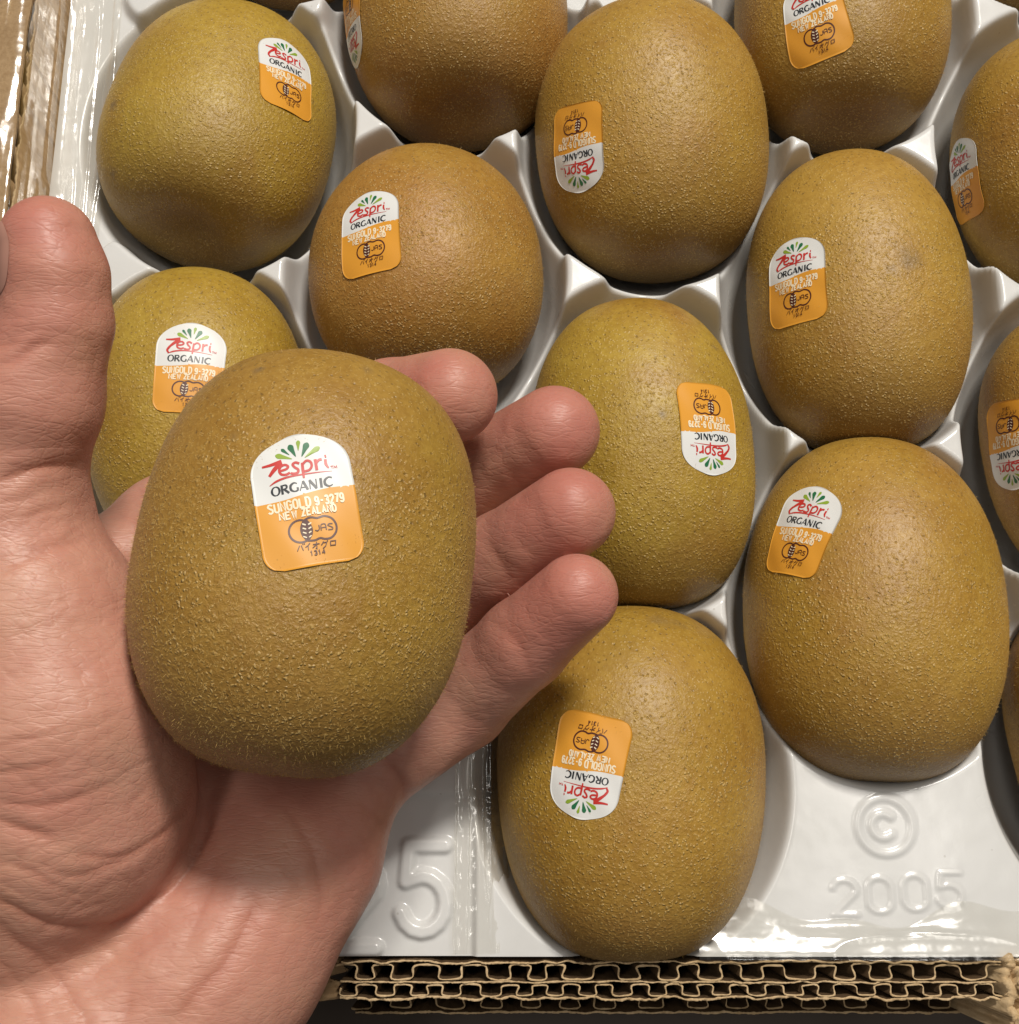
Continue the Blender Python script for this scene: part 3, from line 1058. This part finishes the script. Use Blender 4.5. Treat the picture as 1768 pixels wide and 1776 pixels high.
make_kiwi((128.0, 75.5, -0.5), 23.4, 33.5, 13, GOLD, 'golden kiwi at the right edge with half an upside-down sticker showing', (0, -0.5, 4), (1752, 772, 164, W0), group=TRAYG, n=2.3)
make_kiwi((127.8, 12.9, -0.5), 23.6, 33.4, 14, BROWN, 'sliver of a brown kiwi at the right edge level with the 2005 plate', (0, -0.5, 4), None, group=TRAYG, n=2.4)
make_kiwi((-55.0, 224.3, -0.5), 25.6, 32.1, 15, BROWN, 'dark lower tip of a kiwi behind the squat olive one', (0, -8, 0), None, group=TRAYG, n=2.3)
make_kiwi((129.8, 222.2, -0.5), 24.4, 30.7, 16, GOLD, 'lower tip of a kiwi in the far right corner of the tray', (0, -5, 0), None, group=TRAYG, n=2.3)
HELD_C = np.array([-31.6, 36.4, 63.0])
HELD = make_kiwi(tuple(HELD_C), 25.9, 33.4, 1, (.385, .224, .046), 'large fuzzy golden kiwi held up in the palm of the hand, upright sticker', (0, -4, -6), (530, 867, -9.8, W0, False), stem='blossom',
                 hairs=15000, flecks=21000, scars=((450, 640, .8, .9), (405, 755, .6, .6), (640, 640, 1.0, .5)), big=True, n=2.45, egg=.0, flat=.25, dimple=.05)

# ------------------------------------------------------------------ the hand
# joints: photo pixel, depth and radius (mm); each finger is bent round the back of the fruit
def J(px, py, d, r):
    return (*at(px, py, d), r)


FINGERS = {
    'index': [J(300, 925, 212, 10.5), J(545, 770, 222, 9.3), J(680, 710, 210, 9.0), J(781, 687, 200, 8.3)],
    'middle': [J(385, 1045, 217, 10.8), J(680, 925, 229, 9.8), J(850, 815, 221, 9.0), J(962, 748, 209, 8.3)],
    'ring': [J(490, 1195, 217, 10.6), J(725, 1075, 227, 9.6), J(870, 972, 212, 8.7), J(990, 889, 201, 7.9)],
    'little': [J(612, 1335, 210, 10.2), J(800, 1216, 212, 8.8), J(908, 1116, 202, 7.9), J(1000, 1033, 194, 7.1)],
}
THUMB = [J(10, 905, 182, 12.3), J(26, 800, 180, 10.7), J(58, 690, 177, 10.4), J(98, 560, 175, 8.2), J(97, 478, 174, 7.6), J(84, 424, 174, 7.2)]
WRIST = J(95, 1900, 190, 21)
PALM = [
    [J(300, 925, 212, 10.5), J(190, 1180, 212, 12), J(120, 1500, 206, 16), WRIST],
    [J(385, 1045, 217, 10.8), J(290, 1260, 212, 12), J(200, 1560, 205, 15), WRIST],
    [J(490, 1195, 217, 10.6), J(420, 1400, 208, 12), J(300, 1640, 202, 16), WRIST],
    [J(612, 1335, 210, 10.2), J(545, 1480, 202, 11.5), J(410, 1640, 198, 15), J(270, 1800, 197, 18), WRIST],
    [J(455, 1540, 199, 14), J(345, 1690, 195, 17), J(180, 1850, 192, 20)],
    [WRIST, J(40, 2150, 190, 23), J(-30, 2600, 186, 25)],
]
WEB = [J(112, 990, 198, 8.5), J(215, 985, 208, 9.0), J(300, 940, 212, 9.5)]
THENAR = [J(14, 935, 182, 13.2), J(58, 1090, 182, 17.2), J(98, 1240, 182, 20.2), J(100, 1385, 185, 21.0), J(40, 1500, 189, 20)]


def cone_chain(P, chain, k):
    best = None
    for a, b in zip(chain[:-1], chain[1:]):
        pa, pb = np.array(a[:3]), np.array(b[:3])
        ab = pb - pa
        t = np.clip(((P - pa) @ ab) / (ab @ ab), 0, 1)
        q = P - pa - t[:, None] * ab
        d = np.sqrt((q * q).sum(1)) - (a[3] + t * (b[3] - a[3]))
        best = d if best is None else smin(best, d, k)
    return best


def smin(a, b, k):
    h = np.clip(.5 + .5 * (b - a) / k, 0, 1)
    return b * (1 - h) + a * h - k * h * (1 - h)


_, HS, HR = HELD


def fruit_dist(P):
    q = (P - HELD_C) @ HR
    n = np.maximum(np.linalg.norm(q, axis=1), 1e-6)
    return (n - HS.r(q / n[:, None])) * .96


def hand_dist(P):
    palm = None
    for ch in PALM:
        d = cone_chain(P, ch, 3)
        palm = d if palm is None else smin(palm, d, 9)
    palm = smin(palm, cone_chain(P, WEB, 3), 6)
    th = cone_chain(P, THENAR, 3)
    # the ball of the thumb folds over the palm in a soft crease
    d = smin(palm, th, 4.5)
    d = smin(d, cone_chain(P, THUMB, 1.5), 5)
    fing = None
    for f in FINGERS.values():
        q = cone_chain(P, f, 1.8)
        fing = q if fing is None else smin(fing, q, .25)
    d = smin(d, fing, 2.0)
    # flesh gives where it meets the fruit
    g = .12 - fruit_dist(P)
    return -smin(-d, -g, 1.2)


def surface_nets(fn, lo, hi, h):
    n = np.ceil((hi - lo) / h).astype(int) + 1
    ax = [lo[i] + h * np.arange(n[i]) for i in range(3)]
    Fv = np.empty(n, np.float32)
    # coarse pass first, then only the cells near the surface
    ci = [np.minimum((np.arange(n[i]) + 2) // 4, (n[i] - 1) // 4) for i in range(3)]
    ca = [ax[i][::4] for i in range(3)]
    C = fn(np.stack(np.meshgrid(*ca, indexing='ij'), -1).reshape(-1, 3)).reshape([len(c) for c in ca])
    Fv[:] = C[np.ix_(*ci)]
    m = np.argwhere(np.abs(Fv) < 5.0)
    for part in np.array_split(m, 8):
        Fv[tuple(part.T)] = fn(np.stack([ax[k][part[:, k]] for k in range(3)], 1))
    s = Fv < 0
    cnt = np.zeros(n - 1, np.int16)
    pos = np.zeros((*(n - 1), 3), np.float32)
    off = [(a, b, d) for a in (0, 1) for b in (0, 1) for d in (0, 1)]
    sl = lambda o: tuple(slice(o[k], n[k] - 1 + o[k]) for k in range(3))
    for a in off:
        for k in range(3):
            if a[k] == 0:
                b = list(a)
                b[k] = 1
                A, B = Fv[sl(a)], Fv[sl(b)]
                m = (A < 0) != (B < 0)
                t = np.where(m, A / np.where(A == B, 1, A - B), 0)
                cnt += m
                for j in range(3):
                    pos[..., j] += np.where(m, a[j] + (t if j == k else 0), 0)
    act = cnt > 0
    idx = np.full(act.shape, -1, np.int64)
    idx[act] = np.arange(act.sum())
    V = (pos[act] / cnt[act][:, None] + np.argwhere(act)) * h + lo
    Q = []
    for k in range(3):
        o1, o2 = [j for j in range(3) if j != k]
        A = [slice(1, n[j] - 1) for j in range(3)]
        A[k] = slice(0, n[k] - 1)
        Bs = list(A)
        Bs[k] = slice(1, n[k])
        sa, sb = s[tuple(A)], s[tuple(Bs)]
        e = np.argwhere(sa != sb)
        inside = sa[tuple(e.T)]
        e = e + np.array([0 if j == k else 1 for j in range(3)])
        def cell(d1, d2):
            q = e.copy()
            q[:, o1] -= d1
            q[:, o2] -= d2
            return idx[tuple(q.T)]
        q = np.stack([cell(0, 0), cell(1, 0), cell(1, 1), cell(0, 1)], 1)
        flip = inside if k != 1 else ~inside
        q[flip] = q[flip][:, ::-1]
        Q.append(q)
    return V, np.vstack(Q)


def subdivide(V, Q):
    n = len(V)
    E = np.sort(np.stack([Q, np.roll(Q, -1, 1)], -1).reshape(-1, 2), 1)
    u, inv = np.unique(E[:, 0] * n + E[:, 1], return_inverse=True)
    ev = (V[u // n] + V[u % n]) / 2
    fv = V[Q].mean(1)
    e = inv.reshape(-1, 4) + n
    f = np.arange(len(Q)) + n + len(u)
    q = np.concatenate([np.stack([Q[:, i], e[:, i], f, e[:, i - 1]], 1) for i in range(4)])
    return np.vstack([V, ev, fv]), q


def grad(fn, P, h=.15):
    g = np.stack([fn(P + np.eye(3)[k] * h) - fn(P - np.eye(3)[k] * h) for k in range(3)], 1)
    return g / np.maximum(np.linalg.norm(g, axis=1), 1e-9)[:, None]


# creases of the palm: photo-traced lines (pixel points, depth mm, half width mm)
CREASES = [
    ([(-30, 1545), (30, 1580), (90, 1604), (160, 1610), (225, 1592), (290, 1550), (340, 1490), (364, 1430), (362, 1370)], .9, .9),
    ([(125, 1480), (185, 1490), (250, 1470), (310, 1420), (338, 1360), (341, 1330)], .55, .8),
    ([(-20, 1420), (50, 1440), (110, 1455)], .9, 1.1),
    ([(-20, 1385), (40, 1400), (110, 1392), (180, 1370)], .5, .8),
    ([(-20, 1345), (60, 1335), (130, 1310)], .4, .7),
    ([(-20, 1300), (40, 1283), (100, 1274)], .4, .6),
    ([(60, 1500), (130, 1520), (200, 1500), (245, 1478)], .4, .7),
    ([(-20, 1490), (50, 1510), (120, 1545)], .4, .8),
    ([(145, 815), (90, 810), (30, 822), (-20, 840)], .9, 1.0),
    ([(160, 930), (100, 945), (40, 968), (-20, 985)], .5, .9),
    ([(148, 870), (90, 880), (20, 905)], .3, .7),
    ([(-20, 640), (20, 628), (60, 604), (110, 592)], .6, .9),
    ([(-20, 600), (15, 597), (45, 588)], .7, .9),
    ([(20, 590), (60, 575), (95, 580)], .3, .7),
    ([(150, 560), (165, 620), (160, 660)], .2, .9),
    ([(292, 1780), (340, 1726), (392, 1668), (430, 1600), (452, 1540)], .75, 1.6),
    ([(470, 1384), (515, 1425), (545, 1480), (557, 1549), (548, 1610)], .45, 1.0),
    ([(645, 1300), (690, 1340), (704, 1395), (712, 1420)], .9, 1.1),
    ([(612, 1380), (660, 1420), (690, 1450)], .4, .9),
    ([(370, 1440), (372, 1500), (352, 1580), (300, 1680)], .35, 1.8),
    ([(230, 1700), (225, 1740), (205, 1790)], .5, 1.4),
    ([(-20, 1590), (40, 1640), (95, 1690), (140, 1750), (160, 1800)], .5, 1.0),
    ([(-20, 1640), (20, 1690), (60, 1760), (80, 1800)], .35, .9),
    ([(150, 1620), (200, 1660), (215, 1690)], .2, .8),
    ([(165, 912), (190, 930), (215, 975)], .5, .9),
    ([(182, 945), (215, 960), (240, 1000)], .3, .8),
    ([(870, 800), (905, 850), (900, 890)], .3, 1.2),
    ([(842, 930), (880, 985), (880, 1030)], .3, 1.2),
    ([(850, 1070), (905, 1130), (925, 1180)], .3, 1.2),
    ([(700, 660), (735, 720), (735, 760)], .1, 1.2),
]


def make_hand():
    V, Q = surface_nets(hand_dist, np.array([-118., -138., -12.]), np.array([30., 96., 92.]), .85)
    for _ in range(2):
        V = V - grad(hand_dist, V) * hand_dist(V)[:, None] * .9
    V, Q = subdivide(V, Q)
    G = grad(hand_dist, V)
    V = V - G * hand_dist(V)[:, None]
    G = grad(hand_dist, V)
    px, py, d = to_px(V)
    S2 = np.stack([px, py], 1)
    view = np.array([0, 0, CAM_H]) - V
    view /= np.linalg.norm(view, axis=1)[:, None]
    front = np.clip(((G * view).sum(1) - .05) / .35, 0, 1)
    front[d > 226] = 0
    dep = np.zeros(len(V))
    cre = np.zeros(len(V))
    mmpx = d / F_PX
    for pts, depth, hw in CREASES:
        c = spline(pts, 6)
        lo, hi = c.min(0) - 120, c.max(0) + 120
        m = ((S2 > lo) & (S2 < hi)).all(1)
        if not m.any():
            continue
        q = S2[m]
        wob = np.stack([vnoise(q, .03, 5), vnoise(q, .03, 6)], 1) * 4
        dd = seg_dist(q + wob, c) * mmpx[m]
        along = np.clip(np.minimum(np.hypot(*(q - c[0]).T), np.hypot(*(q - c[-1]).T)) / 45, .15, 1)
        g = .55 * np.exp(-dd / (hw * .45)) + .45 * np.exp(-(dd / hw * 1.1) ** 2)
        # a groove with slightly swollen banks
        dep[m] -= depth * along * (g - .30 * np.exp(-((dd - 2.1 * hw) / (1.1 * hw)) ** 2))
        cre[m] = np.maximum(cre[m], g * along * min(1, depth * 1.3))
    # short fine creases over the ball of the thumb, in two crossing families
    rg = np.random.default_rng(5)
    for k in range(230):
        x, y = rg.uniform(-20, 345), rg.uniform(860, 1776)
        a = math.radians(rg.normal(-24, 9) if k % 3 else rg.normal(34, 10))
        L = rg.uniform(40, 150)
        c = spline([(x - math.cos(a) * L / 2, y - math.sin(a) * L / 2), (x + rg.normal() * 4, y + rg.normal() * 4), (x + math.cos(a) * L / 2, y + math.sin(a) * L / 2)], 4)
        lo, hi = c.min(0) - 14, c.max(0) + 14
        m = ((S2 > lo) & (S2 < hi)).all(1)
        if m.any():
            dd = seg_dist(S2[m], c) * mmpx[m]
            g = np.exp(-dd / .26) * rg.uniform(.06, .22)
            dep[m] -= g
    dep *= .48
    dep += .12 * vnoise(V, .16, 3) + .07 * vnoise(V, .5, 4)
    V2 = V + G * (dep * front + .0)[:, None]
    hand = mesh_obj('hand', V2, Q, M_HAND)
    tag(hand, 'left hand, palm up, thumb raised and four fingers curled behind the fruit it holds', 'hand')
    tips = [f[-1][:3] for f in FINGERS.values()] + [THUMB[-1][:3]]
    fl = np.zeros(len(V))
    for t in tips:
        fl = np.maximum(fl, np.exp(-(np.linalg.norm(V - np.array(t), axis=1) / 17.0) ** 2))
    fl = np.maximum(fl, .45 * np.exp(-(np.linalg.norm(V - at(500, 1520, 195), axis=1) / 22.0) ** 2))
    attr(hand, 'flush', np.clip(fl + .12 * vnoise(V, .1, 9), 0, 1))
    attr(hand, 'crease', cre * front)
    # thumb nail, on the far-left side of the tip
    a, b = np.array(THUMB[4][:3]), np.array(THUMB[3][:3])
    ax = (np.array(THUMB[5][:3]) - b)
    ax /= np.linalg.norm(ax)
    left = at(0, 470, 174) - at(100, 470, 174)
    left -= ax * (left @ ax)
    left /= np.linalg.norm(left)
    tow = np.array([0, 0, CAM_H]) - a
    tow -= ax * (tow @ ax) + left * (tow @ left)
    tow /= np.linalg.norm(tow)
    P = []
    nu, nv = 22, 26
    for i in range(nu):
        for j in range(nv):
            u, v = i / (nu - 1), j / (nv - 1)
            hw = 50 * math.sqrt(max(.0, 1 - abs(2 * v - 1) ** 5)) * (.80 + .2 * math.sin(v * math.pi))
            th = math.radians(8 + (u * 2 - 1) * hw)
            q = a + ax * (-3.5 + 12.0 * v)
            dirn = left * math.cos(th) + tow * math.sin(th)
            # outwards to the flesh, then proud of it
            P.append((q, dirn))
    base = np.array([p[0] for p in P])
    dr = np.array([p[1] for p in P])
    r = np.full(len(P), 6.0)
    for _ in range(12):
        r = r - hand_dist(base + dr * r[:, None])
    ed = np.array([min(1, min(i, nu - 1 - i, j, nv - 1 - j) / 2.5) for i in range(nu) for j in range(nv)])
    r = r + .02 + .22 * ed
    nail = mesh_obj('thumb_nail', base + dr * r[:, None], grid_faces(nu, nv), M_NAIL, hand)


make_hand()
